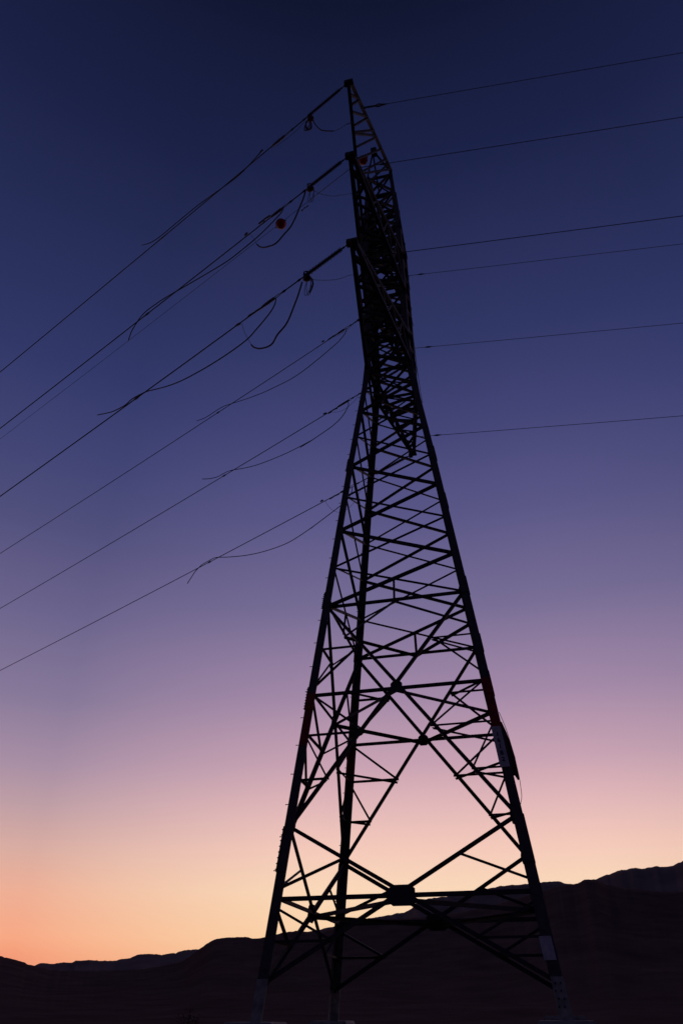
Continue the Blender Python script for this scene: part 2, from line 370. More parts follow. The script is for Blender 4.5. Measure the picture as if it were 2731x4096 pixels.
mp = MB().plate(leg_plate(0.135, 0.272, 0.285, 0.03), 0.006).build('marking_band', M_white, tower); mp['label'] = 'white painted band low on the right leg'

# ---------------------------------------------------------------- concrete footings
where = {(-1, -1): 'concrete footing under the left leg of the pylon', (1, -1): 'concrete footing under the near right leg of the pylon', (-1, 1): 'concrete footing under the middle leg of the pylon', (1, 1): 'concrete footing under the hidden far right leg of the pylon'}
GZ = -2.1
for (sx, sy), zf in FOOT.items():
    w = wz(zf); x, y, zt = sx * w * U, sy * w * U, zf * U
    mb = MB(); prof = [(0.72, GZ - 0.3), (0.62, zt - 0.06), (0.58, zt)]
    vs = [Vector((x + h * i, y + h * j, z)) for h, z in prof for i, j in ((-1, -1), (1, -1), (1, 1), (-1, 1))]
    mb.add(vs, [(3, 2, 1, 0), (8, 9, 10, 11)] + [(k * 4 + i, k * 4 + (i + 1) % 4, k * 4 + 4 + (i + 1) % 4, k * 4 + 4 + i) for k in (0, 1) for i in range(4)])
    tag(mb.build('concrete_footing', M_conc), where[(sx, sy)], 'footing', 'concrete footings under the pylon legs')

# ---------------------------------------------------------------- lines and hardware (metres, each hangs in the vertical plane of its span)
W = {1: {'wire': ((0.00, -8.52, 35.03), (-1.85, -7.76, 34.83), (-3.70, -7.00, 34.63), (-5.55, -6.24, 34.44), (-8.32, -5.10, 34.15), (-11.10, -3.96, 33.87), (-14.80, -2.44, 33.51), (-18.50, -0.92, 33.15), (-24.05, 1.36, 32.64), (-31.45, 4.40, 32.00), (-41.62, 8.58, 31.19), (-55.50, 14.28, 30.21), (-74.00, 21.88, 29.14), (-101.75, 33.28, 28.03), (-138.75, 48.48, 27.50)),
    'tip': (0.00, -8.52, 35.03),
    'ins': ((-0.21, -8.43, 35.00), (-2.33, -7.56, 34.93)),
    'shed': ((-0.67, -8.24, 34.99), (-2.23, -7.60, 34.94)),
    'fork': ((-3.33, -7.15, 34.92), (-3.58, -7.05, 34.90)),
    'body': ((-3.58, -7.05, 34.90), (-4.35, -6.73, 34.81)),
    'weights': (((-4.91, -6.50, 34.94), (-5.09, -6.43, 34.89)),),
    'clamp': ((-11.53, -3.78, 34.18),),
    'jump': ((-5.01, -6.46, 34.90), (-5.56, -6.23, 34.56), (-6.25, -5.95, 34.24), (-6.84, -5.71, 34.19), (-7.91, -5.27, 34.29), (-9.02, -4.81, 34.39), (-9.98, -4.42, 34.32), (-10.79, -4.09, 34.23), (-11.53, -3.78, 34.17), (-11.96, -3.60, 34.18), (-12.32, -3.46, 34.24), (-12.71, -3.30, 34.41), (-13.23, -3.08, 34.77)),
    'rope': ((-2.42, -7.52, 34.60), (-2.51, -7.49, 34.51), (-2.89, -7.33, 34.26), (-3.47, -7.09, 34.19), (-4.09, -6.83, 34.31), (-4.49, -6.67, 34.60))},
    2: {'wire': ((0.00, -8.37, 28.98), (-1.85, -7.61, 28.77), (-3.70, -6.85, 28.55), (-5.55, -6.09, 28.35), (-8.32, -4.95, 28.04), (-11.10, -3.81, 27.74), (-14.80, -2.29, 27.35), (-18.50, -0.77, 26.97), (-24.05, 1.51, 26.42), (-31.45, 4.55, 25.73), (-41.62, 8.73, 24.86), (-55.50, 14.43, 23.81), (-74.00, 22.03, 22.66), (-101.75, 33.43, 21.47), (-138.75, 48.63, 20.90)),
    'tip': (0.00, -8.37, 28.98),
    'ins': ((-0.17, -8.30, 29.05), (-2.17, -7.48, 28.92)),
    'shed': ((-0.62, -8.12, 29.02), (-2.08, -7.52, 28.92)),
    'fork': ((-3.17, -7.07, 28.86), (-3.46, -6.95, 28.88)),
    'body': ((-3.46, -6.95, 28.88), (-4.07, -6.70, 28.75)),
    'weights': (((-4.08, -6.69, 28.70), (-4.42, -6.55, 28.74)), ((-4.45, -6.54, 28.72), (-4.71, -6.44, 28.65)), ((-5.33, -6.18, 28.60), (-5.50, -6.11, 28.54))),
    'clamp': ((-11.44, -3.67, 28.05),),
    'jump': ((-3.36, -6.99, 28.64), (-3.42, -6.96, 28.38), (-3.60, -6.89, 28.19), (-3.83, -6.80, 28.05), (-4.33, -6.59, 27.82), (-4.89, -6.36, 27.64), (-5.76, -6.01, 27.47), (-6.50, -5.70, 27.44), (-8.23, -4.99, 27.68), (-10.20, -4.18, 28.01), (-10.89, -3.90, 28.04), (-11.44, -3.67, 28.04), (-11.87, -3.50, 27.85), (-12.18, -3.37, 27.43), (-12.34, -3.31, 27.09), (-12.42, -3.27, 26.56)),
    'cable': ((-2.22, -7.46, 28.63), (-2.28, -7.44, 28.25), (-2.36, -7.40, 28.01), (-2.48, -7.36, 27.64), (-2.60, -7.31, 27.28), (-2.74, -7.25, 26.94), (-2.92, -7.17, 26.65), (-3.22, -7.05, 26.45), (-3.52, -6.92, 26.24), (-3.75, -6.83, 26.22), (-3.98, -6.74, 26.33), (-4.18, -6.66, 26.44), (-4.38, -6.57, 26.63), (-4.54, -6.51, 26.85), (-4.68, -6.45, 27.12)),
    'rope': ((-4.68, -6.45, 27.12), (-4.90, -6.36, 27.71), (-5.08, -6.28, 28.15), (-5.21, -6.23, 28.47))},
    3: {'wire': ((0.00, -8.24, 23.15), (-1.85, -7.48, 22.91), (-3.70, -6.72, 22.68), (-5.55, -5.96, 22.46), (-8.32, -4.82, 22.12), (-11.10, -3.68, 21.79), (-14.80, -2.16, 21.36), (-18.50, -0.64, 20.95), (-24.05, 1.64, 20.35), (-31.45, 4.68, 19.60), (-41.62, 8.86, 18.65), (-55.50, 14.56, 17.50), (-74.00, 22.16, 16.24), (-101.75, 33.56, 14.95), (-138.75, 48.76, 14.32)),
    'tip': (0.00, -8.24, 23.15),
    'ins': ((-0.09, -8.20, 23.10), (-2.21, -7.33, 23.00)),
    'shed': ((-0.44, -8.06, 23.06), (-2.18, -7.34, 23.00)),
    'fork': ((-3.23, -6.91, 22.83), (-3.48, -6.81, 22.73)),
    'body': ((-3.48, -6.81, 22.68), (-4.14, -6.54, 22.70)),
    'weights': (((-4.09, -6.56, 22.60), (-4.46, -6.40, 22.63)), ((-4.48, -6.40, 22.59), (-4.79, -6.27, 22.61)), ((-5.17, -6.12, 22.46), (-5.42, -6.01, 22.52))),
    'clamp': ((-10.89, -3.76, 21.95),),
    'jump': ((-3.43, -6.83, 22.61), (-3.44, -6.82, 22.41), (-3.51, -6.79, 22.20), (-3.72, -6.71, 21.90), (-4.27, -6.48, 21.47), (-4.76, -6.28, 21.17), (-5.65, -5.92, 21.02), (-6.58, -5.53, 21.00), (-7.31, -5.24, 21.02), (-8.07, -4.92, 21.11), (-8.87, -4.59, 21.31), (-9.72, -4.24, 21.63), (-10.12, -4.08, 21.79), (-10.41, -3.96, 21.88), (-10.89, -3.76, 21.95), (-11.26, -3.61, 21.95), (-11.55, -3.49, 21.84), (-11.92, -3.34, 21.85), (-12.31, -3.18, 21.91), (-12.72, -3.01, 22.04), (-13.53, -2.68, 22.38)),
    'cable': ((-2.20, -7.33, 22.61), (-2.28, -7.30, 22.26), (-2.37, -7.26, 21.91), (-2.49, -7.21, 21.55), (-2.61, -7.16, 21.19), (-2.72, -7.12, 20.88), (-2.86, -7.06, 20.64), (-3.03, -6.99, 20.50), (-3.21, -6.92, 20.36), (-3.33, -6.87, 20.16), (-3.42, -6.83, 20.03), (-3.58, -6.76, 20.00), (-3.79, -6.68, 20.05), (-3.96, -6.61, 20.14), (-4.09, -6.56, 20.22), (-4.25, -6.49, 20.38), (-4.36, -6.45, 20.51), (-4.46, -6.40, 20.70)),
    'rope': ((-4.46, -6.40, 20.70), (-4.67, -6.32, 21.18), (-4.85, -6.24, 21.61), (-5.01, -6.18, 22.09), (-5.08, -6.15, 22.41))},
    4: {'wire': ((0.00, 4.60, 36.00), (-1.85, 5.36, 35.78), (-3.70, 6.12, 35.57), (-5.55, 6.88, 35.35), (-8.32, 8.02, 35.04), (-11.10, 9.16, 34.73), (-14.80, 10.68, 34.34), (-18.50, 12.20, 33.95), (-24.05, 14.48, 33.39), (-31.45, 17.52, 32.69), (-41.62, 21.70, 31.80), (-55.50, 27.40, 30.73), (-74.00, 35.00, 29.55), (-101.75, 46.40, 28.34), (-138.75, 61.60, 27.76)),
    'tip': (0.00, 4.60, 36.00),
    'ins': (None, (-3.04, 5.85, 35.74)),
    'fork': ((-3.50, 6.04, 35.75), (-3.83, 6.17, 35.71)),
    'body': ((-3.83, 6.17, 35.67), (-4.43, 6.42, 35.60)),
    'weights': (((-4.43, 6.42, 35.49), (-4.79, 6.57, 35.52)), ((-4.83, 6.59, 35.50), (-5.07, 6.68, 35.44)), ((-5.36, 6.80, 35.58), (-5.56, 6.89, 35.58))),
    'clamp': ((-14.14, 10.41, 34.77),),
    'jump': ((-3.72, 6.13, 35.56), (-3.70, 6.12, 35.43), (-3.71, 6.12, 35.31), (-3.79, 6.16, 35.14), (-3.89, 6.20, 35.03), (-4.12, 6.29, 34.83), (-4.34, 6.38, 34.67), (-5.11, 6.70, 34.38), (-5.88, 7.02, 34.12), (-6.88, 7.43, 33.83), (-7.94, 7.86, 33.69), (-9.04, 8.31, 33.76), (-9.97, 8.70, 33.86), (-10.94, 9.10, 34.04), (-11.87, 9.48, 34.26), (-12.96, 9.93, 34.57), (-13.59, 10.19, 34.73), (-14.14, 10.41, 34.74), (-14.76, 10.66, 34.66), (-15.32, 10.89, 34.62), (-15.76, 11.07, 34.70), (-16.13, 11.23, 34.81)),
    'rope': ((-3.05, 5.86, 35.67), (-3.33, 5.97, 35.48), (-3.64, 6.10, 35.38), (-4.12, 6.29, 35.30), (-4.40, 6.41, 35.35), (-4.69, 6.53, 35.43))},
    5: {'wire': ((0.00, 5.21, 30.24), (-1.85, 5.97, 30.02), (-3.70, 6.73, 29.80), (-5.55, 7.49, 29.59), (-8.32, 8.63, 29.28), (-11.10, 9.77, 28.97), (-14.80, 11.29, 28.57), (-18.50, 12.81, 28.18), (-24.05, 15.09, 27.62), (-31.45, 18.13, 26.91), (-41.62, 22.31, 26.02), (-55.50, 28.01, 24.94), (-74.00, 35.61, 23.76), (-101.75, 47.01, 22.54), (-138.75, 62.21, 21.95)),
    'tip': (0.00, 5.21, 30.24),
    'ins': (None, (-2.94, 6.42, 29.94)),
    'fork': ((-3.56, 6.67, 29.85), (-3.80, 6.77, 29.83)),
    'body': ((-3.70, 6.73, 29.85), (-4.53, 7.08, 29.78)),
    'weights': (((-4.49, 7.06, 29.64), (-4.85, 7.20, 29.66)), ((-4.92, 7.23, 29.58), (-5.16, 7.33, 29.57)), ((-5.29, 7.39, 29.71), (-5.53, 7.48, 29.73))),
    'clamp': ((-13.19, 10.63, 28.98),),
    'jump': ((-3.82, 6.78, 29.78), (-3.74, 6.75, 29.55), (-3.78, 6.77, 29.32), (-4.04, 6.87, 28.90), (-4.35, 7.00, 28.62), (-4.83, 7.20, 28.39), (-5.32, 7.40, 28.26), (-6.22, 7.77, 28.07), (-7.14, 8.15, 27.94), (-6.22, 7.77, 28.06), (-7.20, 8.17, 28.02), (-8.04, 8.52, 28.02), (-8.90, 8.87, 28.07), (-9.79, 9.23, 28.16), (-10.69, 9.61, 28.32), (-11.63, 9.99, 28.58), (-12.61, 10.39, 28.91), (-13.19, 10.63, 28.97), (-13.57, 10.79, 28.95), (-13.90, 10.93, 28.98), (-14.52, 11.18, 29.16), (-15.16, 11.44, 29.45)),
    'rope': ((-3.04, 6.46, 29.85), (-3.30, 6.57, 29.54), (-3.56, 6.68, 29.39), (-3.87, 6.80, 29.26), (-4.18, 6.93, 29.24), (-4.44, 7.04, 29.30), (-4.71, 7.15, 29.42), (-4.94, 7.24, 29.59))},
    6: {'wire': ((0.00, 5.85, 24.16), (-1.85, 6.61, 23.96), (-3.70, 7.37, 23.77), (-5.55, 8.13, 23.57), (-8.32, 9.27, 23.29), (-11.10, 10.41, 23.01), (-14.80, 11.93, 22.65), (-18.50, 13.45, 22.30), (-24.05, 15.73, 21.80), (-31.45, 18.77, 21.17), (-41.62, 22.95, 20.36), (-55.50, 28.65, 19.40), (-74.00, 36.25, 18.34), (-101.75, 47.65, 17.25), (-138.75, 62.85, 16.72)),
    'tip': (0.00, 5.85, 24.16),
    'ins': ((-0.25, 5.96, 24.38), (-2.28, 6.79, 23.93)),
    'shed': ((-0.73, 6.15, 24.28), (-2.25, 6.78, 23.93)),
    'fork': ((-3.55, 7.31, 23.89), (-3.84, 7.43, 23.84)),
    'body': ((-3.84, 7.43, 23.84), (-4.50, 7.70, 23.79)),
    'weights': (((-4.53, 7.72, 23.65), (-4.80, 7.82, 23.63)), ((-4.92, 7.87, 23.61), (-5.17, 7.98, 23.57)), ((-5.61, 8.16, 23.70), (-5.80, 8.24, 23.68))),
    'clamp': ((-13.93, 11.57, 22.91),),
    'jump': ((-3.71, 7.38, 23.76), (-3.73, 7.39, 23.44), (-3.92, 7.46, 23.09), (-4.16, 7.56, 22.88), (-4.41, 7.66, 22.79), (-4.94, 7.88, 22.59), (-5.44, 8.09, 22.42), (-5.94, 8.29, 22.24), (-6.45, 8.50, 22.06), (-6.16, 8.38, 22.16), (-7.02, 8.74, 21.92), (-7.89, 9.10, 21.75), (-8.85, 9.49, 21.75), (-9.84, 9.89, 21.85), (-10.69, 10.24, 22.01), (-11.57, 10.61, 22.25), (-12.48, 10.98, 22.54), (-13.43, 11.37, 22.88), (-13.91, 11.57, 22.87), (-14.34, 11.74, 22.81), (-14.64, 11.87, 22.74), (-15.04, 12.03, 22.48), (-15.31, 12.14, 22.16), (-15.60, 12.26, 21.79)),
    'rope': ((-5.48, 8.11, 23.63), (-5.38, 8.06, 23.36), (-5.25, 8.01, 23.11), (-5.07, 7.93, 22.82), (-4.89, 7.86, 22.61), (-4.76, 7.81, 22.50), (-4.64, 7.76, 22.42), (-4.47, 7.69, 22.35), (-4.25, 7.60, 22.32), (-3.96, 7.48, 22.37), (-3.67, 7.36, 22.55), (-3.38, 7.24, 22.89), (-3.10, 7.13, 23.42), (-2.88, 7.04, 23.76), (-2.65, 6.94, 24.05), (-2.10, 6.71, 24.26))},
    'e': {'wire': ((0.00, -2.55, 39.74), (-1.85, -1.79, 39.52), (-3.70, -1.03, 39.29), (-5.55, -0.27, 39.07), (-8.32, 0.87, 38.75), (-11.10, 2.01, 38.43), (-14.80, 3.53, 38.01), (-18.50, 5.05, 37.61), (-24.05, 7.33, 37.03), (-31.45, 10.37, 36.30), (-41.62, 14.55, 35.38), (-55.50, 20.25, 34.26), (-74.00, 27.85, 33.05), (-101.75, 39.25, 31.79), (-138.75, 54.45, 31.18)),
    'ball': (-6.29, 0.03, 38.82),
    'ball2': (-0.66, -2.28, 39.49),
    'weights': (((-4.32, -0.78, 38.73), (-4.46, -0.72, 38.73)), ((-4.54, -0.69, 38.79), (-4.64, -0.65, 38.74)), ((-4.69, -0.62, 38.73), (-4.81, -0.57, 38.69)))},
    'r1': ((0.17, -6.62, 36.32), (1.17, -6.56, 36.27), (3.17, -6.45, 36.18), (6.17, -6.28, 36.04), (10.16, -6.05, 35.87), (15.15, -5.76, 35.65), (22.14, -5.37, 35.36), (32.12, -4.80, 34.98), (45.10, -4.06, 34.53), (60.08, -3.20, 34.07), (80.05, -2.07, 33.58)),
    'r2': ((0.11, -7.56, 29.30), (1.11, -7.50, 29.25), (3.11, -7.39, 29.15), (6.10, -7.22, 29.01), (10.10, -6.99, 28.82), (15.09, -6.71, 28.59), (22.08, -6.31, 28.29), (32.06, -5.74, 27.88), (45.04, -5.00, 27.40), (60.01, -4.14, 26.92), (79.98, -3.01, 26.39)),
    'r3': ((0.14, -7.21, 23.52), (1.14, -7.16, 23.46), (3.14, -7.04, 23.35), (6.13, -6.87, 23.19), (10.13, -6.64, 22.98), (15.12, -6.36, 22.73), (22.11, -5.96, 22.39), (32.09, -5.39, 21.93), (45.07, -4.65, 21.40), (60.05, -3.80, 20.86), (80.01, -2.66, 20.27)),
    'r4': ((0.33, 3.42, 36.00), (1.33, 3.47, 35.93), (3.33, 3.59, 35.80), (6.32, 3.76, 35.60), (10.32, 3.98, 35.34), (15.31, 4.27, 35.02), (22.30, 4.67, 34.60), (32.28, 5.24, 34.04), (45.26, 5.98, 33.38), (60.23, 6.83, 32.71), (80.20, 7.97, 31.98)),
    'r5': ((0.30, 3.95, 30.24), (1.30, 4.01, 30.17), (3.30, 4.12, 30.02), (6.29, 4.29, 29.81), (10.29, 4.52, 29.54), (15.28, 4.80, 29.20), (22.27, 5.20, 28.76), (32.25, 5.77, 28.16), (45.23, 6.51, 27.46), (60.20, 7.37, 26.75), (80.17, 8.50, 25.98)),
    'r6': ((0.28, 4.50, 24.16), (1.28, 4.55, 24.10), (3.28, 4.67, 23.98), (6.27, 4.84, 23.81), (10.27, 5.07, 23.58), (15.26, 5.35, 23.31), (22.25, 5.75, 22.94), (32.23, 6.32, 22.45), (45.21, 7.06, 21.88), (60.19, 7.91, 21.30), (80.15, 9.05, 20.66)),
    't1': ((-2.11, -7.65, 34.39), (-1.98, -7.59, 34.31), (-1.88, -7.54, 33.96), (-1.64, -7.43, 33.57), (-1.42, -7.32, 33.57), (-1.08, -7.16, 33.69), (-0.85, -7.05, 33.96), (-0.57, -6.92, 34.47), (-0.23, -6.76, 34.92)),
    't2': ((-2.00, -7.55, 28.59), (-1.94, -7.31, 28.85), (-1.74, -6.64, 29.54), (-1.60, -6.19, 30.09), (-1.46, -5.71, 30.74), (-1.19, -4.78, 32.23), (-1.01, -4.20, 33.17), (-0.71, -3.19, 34.70)),
    't3': ((-2.01, -7.41, 22.70), (-1.90, -6.94, 23.17), (-1.77, -6.41, 23.77), (-1.63, -5.81, 24.49), (-1.48, -5.18, 25.28), (-1.31, -4.46, 26.28), (-1.12, -3.69, 27.41), (-0.82, -2.40, 28.98)),
    'side': ((0.76, 1.22, 37.98), (0.86, 1.22, 37.22), (0.89, 1.22, 35.38), (0.93, 1.22, 33.03), (0.94, 1.22, 30.98), (0.99, 1.22, 29.35), (1.04, 1.22, 27.15), (1.08, 1.22, 25.61), (1.14, 1.22, 24.21), (1.20, 1.22, 23.36)),
    'low': ((2.88, 3.10, 8.80), (2.99, 3.10, 8.41), (3.08, 3.10, 8.04), (3.16, 3.10, 7.58), (3.23, 3.10, 7.12), (3.27, 3.10, 6.71), (3.30, 3.10, 6.31), (3.30, 3.10, 5.95), (3.29, 3.10, 5.72), (3.22, 3.10, 5.47)),
    'board': ((2.93, 3.24, 8.46), (3.06, 3.24, 8.05), (3.17, 3.24, 7.58), (3.25, 3.24, 7.13), (3.29, 3.24, 6.35), (3.23, 3.24, 6.33), (3.15, 3.24, 6.49), (3.00, 3.24, 6.53), (2.93, 3.24, 7.71), (2.85, 3.24, 8.50))}
POS = {1: ('topmost', 'near'), 2: ('second', 'near'), 3: ('third', 'near'), 4: ('fourth', 'far'), 5: ('fifth', 'far'), 6: ('lowest', 'far')}
ARM = {1: 'top near crossarm', 2: 'middle near crossarm', 3: 'lowest near crossarm', 4: 'top far crossarm, mostly behind the mast', 5: 'middle far crossarm, mostly behind the mast', 6: 'lowest far crossarm, seen through the lattice'}
def V(p): return Vector(p)
for k in range(1, 7):
    d = W[k]; tip = V(d['tip']); hd = (V(d['wire'][5]) - tip).normalized()
    def online(p):                                    # nearest point of the conductor to p
        best = None
        for a, b in zip(d['wire'], d['wire'][1:]):
            a, b = V(a), V(b); t = max(0, min(1, (V(p) - a).dot(b - a) / (b - a).length_squared)); q = a + (b - a) * t
            if best is None or (q - V(p)).length < best[0]: best = ((q - V(p)).length, q)
        return best[1]
    # insulator string
    i1 = online(d['ins'][1]); L = (i1 - tip).length
    s0 = tip + (i1 - tip) * (0.2 if k < 4 else 0.16); s1 = tip + (i1 - tip) * 0.97
    ins = tag(empty('insulator_string', tip), ('long ribbed insulator string hanging from the ' + ARM[k]), 'insulator', 'insulator strings on the crossarms')
    n = int((s1 - s0).length / 0.075); prof = [(0, 0.035)]
    for j in range(n):
        t0 = (j + 0.3) / n; prof += [(t0, 0.048), (t0 + 0.1 / n, 0.1 if j % 2 else 0.088), (t0 + 0.28 / n, 0.097 if j % 2 else 0.085), (t0 + 0.42 / n, 0.048)]
    prof += [(1, 0.035)]
    MB().lathe(s0, s1, prof, 14).build('shed_stack', M_ins, ins)
    f = MB().tube([tip + Vector((0, 0, -0.02)), s0], 0.022, 8, 1)
    for t in (0.15, 0.5, 0.85): c = tip.lerp(s0, t); f.lathe(c - hd * 0.05, c + hd * 0.05, [(0, 0.03), (0.5, 0.045), (1, 0.03)], 8)
    f.build('link_chain', M_steel, ins)
    f0, b0, b1 = online(d['fork'][0]), online(d['body'][0]), online(d['body'][1])
    e = MB().tube([s1, f0], 0.026, 8, 1); m_ = s1.lerp(f0, 0.2); e.lathe(m_ - hd * 0.09, m_ + hd * 0.09, [(0, 0.03), (0.5, 0.05), (1, 0.03)], 8); m_ = s1.lerp(f0, 0.85); e.lathe(m_ - hd * 0.1, m_ + hd * 0.1, [(0, 0.03), (0.5, 0.05), (1, 0.03)], 8)
    e.build('yoke_rod', M_steel, ins)
    # conductor: strand, dead-end clamp, parallel-groove clamp
    con = tag(empty('power_line', b0), POS[k][0] + ' conductor running left, dead-ended at the ' + ARM[k].split(',')[0], 'power line', 'conductors running left from the pylon')
    pts = [b0] + [V(p) for p in d['wire'] if (V(p) - tip).length > (b1 - tip).length + 0.3]
    MB().tube(pts, 0.026, 6, 3).build('wire', M_cable, con)
    up = Vector((0, 0, 1)); dd = (b1 - b0).normalized(); side = up - dd * up.dot(dd); side.normalize()
    cl = MB().lathe(b0, b1, [(0, 0.03), (0.06, 0.062), (0.5, 0.066), (0.9, 0.055), (1, 0.028)], 10)
    cl.tube([f0, f0 + (b0 - f0) * 0.35 + side * 0.07, b0 + side * 0.05 + dd * 0.1], 0.017, 6, 3)
    cl.tube([f0, f0 + (b0 - f0) * 0.35 - side * 0.07, b0 - side * 0.05 + dd * 0.1], 0.017, 6, 3)
    cl.build('dead_end_clamp', M_alu, con)
    cp = online(d['clamp'][0]); MB().lathe(cp - dd * 0.16, cp + dd * 0.16, [(0, 0.02), (0.2, 0.05), (0.8, 0.05), (1, 0.02)], 8).build('groove_clamp', M_alu, con)
    # vibration damper and end weight
    ws = [[V(p) for p in w] for w in d['weights']]
    if len(ws) == 3:
        dp = tag(empty('vibration_damper', online(ws[0][1])), 'twin-weight damper hanging under the ' + POS[k][0] + ' conductor just past its clamp', 'damper', 'vibration dampers on the conductors')
        for w in ws[:2]:
            MB().lathe(w[0], w[1], [(0, 0.03), (0.08, 0.042), (0.9, 0.042), (1, 0.03)], 10).build('weight', M_alu, dp)
        mid = (ws[0][1] + ws[1][0]) / 2; top = online(mid)
        mb = MB().tube([(ws[0][0] + ws[0][1]) / 2, mid, (ws[1][0] + ws[1][1]) / 2], 0.009, 6, 2); mb.box(mid.lerp(top, 0.5), dd * 0.04, side * max(0.04, (top - mid).length * 0.55), dd.cross(side) * 0.02)
        mb.build('messenger', M_alu, dp)
    w = ws[-1]; tag(MB().lathe(w[0], w[1], [(0, 0.028), (0.1, 0.05), (0.75, 0.05), (0.8, 0.028), (1, 0.028)], 10).build('line_clamp', M_alu), 'small bolted clamp on the ' + POS[k][0] + ' conductor beyond its hardware', 'clamp', 'small clamps on the conductors')
    # slack jumper lead lashed back on to the conductor, free end curling away
    tag(MB().tube([V(p) for p in d['jump']], 0.025, 6, 4).build('jumper_cable', M_cable), 'slack lead looping below the ' + POS[k][0] + ' conductor with a free curled end', 'cable', 'slack leads under the conductors')
    if 'cable' in d:
        hc = tag(empty('hanging_cable', V(d['cable'][0])), 'thick sleeved cable hanging in a deep curve below the ' + POS[k][0] + ' insulator string', 'cable', 'thick hanging cables')
        MB().tube([V(p) for p in d['cable']], 0.032, 8, 4).build('sleeve', M_rubber, hc)
        MB().tube([V(p) for p in d['rope']], 0.009, 5, 4).build('end_rope', M_rope, hc)
    else:
        tag(MB().tube([V(p) for p in d['rope']], 0.009, 5, 4).build('tie_rope', M_rope), 'thin slack rope drooping beside the ' + POS[k][0] + ' conductor hardware', 'rope', 'thin slack ropes on the line hardware')
# coils of spare lead tied at the ends of the near strings, and ropes back to the tower
WORD = {1: 'top', 2: 'middle', 3: 'lowest'}
for k in (1, 2, 3):
    c = V(W['t%d' % k][0]); hd = (V(W[k]['wire'][5]) - V(W[k]['tip'])).normalized(); up = Vector((0, 0, 1))
    co = tag(empty('cable_coil', c), 'bundle of looped cable tied at the end of the ' + WORD[k] + ' near insulator string', 'cable coil', 'cable bundles on the near strings')
    def loop(cx, cz, rx, rz, tilt, y=0.0, ph=0.3, turns=0.9):
        o = []
        for i in range(15):
            a = math.pi / 2 + ph + i / 14 * 2 * math.pi * turns; x = rx * math.cos(a); z = rz * math.sin(a)
            x, z = x * math.cos(tilt) - z * math.sin(tilt), x * math.sin(tilt) + z * math.cos(tilt)
            o.append(c + hd * (-(cx + x)) + up * (cz + z) + hd.cross(up) * y * (i / 14))
        return o
    if k == 1:
        lb = MB()
        for r, y, t in ((0.15, 0.05, 0.1), (0.19, -0.06, -0.15), (0.12, 0.1, 0.25)): lb.tube(loop(-0.10, -0.42, r, 0.50, t, y), 0.026, 6, 3)
    else:
        lb = MB()
        for r, y, t in ((0.10, 0.05, 0.05), (0.16, -0.06, -0.1)): lb.tube(loop(0.12, -0.62, r, 0.5, t, y), 0.011, 6, 3)
    lb.build('loops', M_rubber, co)
    kb = MB().tube(loop(-0.02, 0.26, 0.09, 0.26, 0.3, 0.04, 0.2, 0.95), 0.03, 6, 3)
    kb.lathe(c - hd * 0.2 - up * 0.12, c + hd * 0.14 + up * 0.02, [(0, 0.05), (0.3, 0.13), (0.7, 0.13), (1, 0.05)], 10)
    if k == 3: kb.tube([c + up * -0.05, c - hd * 0.25 - up * 0.25, c - hd * 0.34 - up * 0.7, c - hd * 0.2 - up * 1.05], 0.034, 6, 4)
    kb.build('knot', M_rubber, co)
    P = [V(p) for p in W['t%d' % k]]
    rp = tag(empty('mooring_rope', P[-1]), 'thin rope sagging from the ' + WORD[k] + ' near cable bundle back to the mast', 'rope', 'ropes from the bundles to the mast')
    if k == 1:
        MB().tube(P[:6], 0.027, 6, 4).build('sleeved_end', M_rubber, rp); MB().tube(P[5:], 0.011, 5, 4).build('rope', M_rope, rp)
    else: MB().tube(P, 0.011, 5, 4).build('rope', M_rope, rp)
    a = P[-1]; dv = (P[-2] - a).normalized(); MB().tube([a, a + dv * 0.45], 0.02, 6, 1).build('end_clip', M_steel, rp)
# earth wire with its marker balls
E_ = W['e']; t0 = V(E_['wire'][0]); hd = (V(E_['wire'][4]) - t0).normalized()
ew = tag(empty('earth_wire', t0), 'thin wire carrying a red ball, running left between the upper conductors', 'wire')
pts = [V(p) for p in E_['wire']]
MB().tube(pts, 0.012, 6, 3).build('wire', M_cable, ew)
MB().tube([t0, t0 + hd * 4.6], 0.02, 6, 1).build('armour_rod', M_alu, ew)
dp = tag(empty('vibration_damper', V(E_['weights'][1][0])), 'row of small weights on the thin wire above the red ball', 'damper', 'vibration dampers on the conductors')
for w in E_['weights']: MB().lathe(w[0], w[1], [(0, 0.03), (0.1, 0.042), (0.9, 0.042), (1, 0.03)], 10).build('weight', M_alu, dp)
MB().tube([V(E_['weights'][0][0]), V(E_['weights'][2][1])], 0.009, 6, 1).build('messenger', M_alu, dp)
def ball(p, r, label):
    o = empty('marker_ball', p); tag(o, label, 'marker ball', 'red marker balls on the earth wire')
    mb = MB(); n = 20; mb.lathe(V(p) - hd * r, V(p) + hd * r, [((1 - math.cos(math.pi * i / n)) / 2, max(0.002, r * math.sin(math.pi * i / n))) for i in range(n + 1)], 28); mb.smooth = True; mb.build('shell', M_ball, o)
    sm = MB(); a = Vector((0, 0, 1)).cross(hd).normalized(); b = hd.cross(a)
    sm.tube([V(p) + hd * (r * 1.012 * math.cos(t)) + a * (r * 1.012 * math.sin(t)) for t in [i * math.pi / 12 for i in range(25)]], 0.008, 6, 1); sm.build('flange_seam', M_ball, o)
    for s in (-1, 1): MB().lathe(V(p) + hd * s * r * 0.97, V(p) + hd * s * r * 1.28, [(0, 0.05), (0.4, 0.045), (1, 0.02)], 10).build('end_clamp', M_alu, o)
ball(E_['ball'], 0.325, 'dark red ball hanging out on the thin wire left of the mast')
ball(E_['ball2'], 0.27, 'dark red ball tucked against the mast near its top')
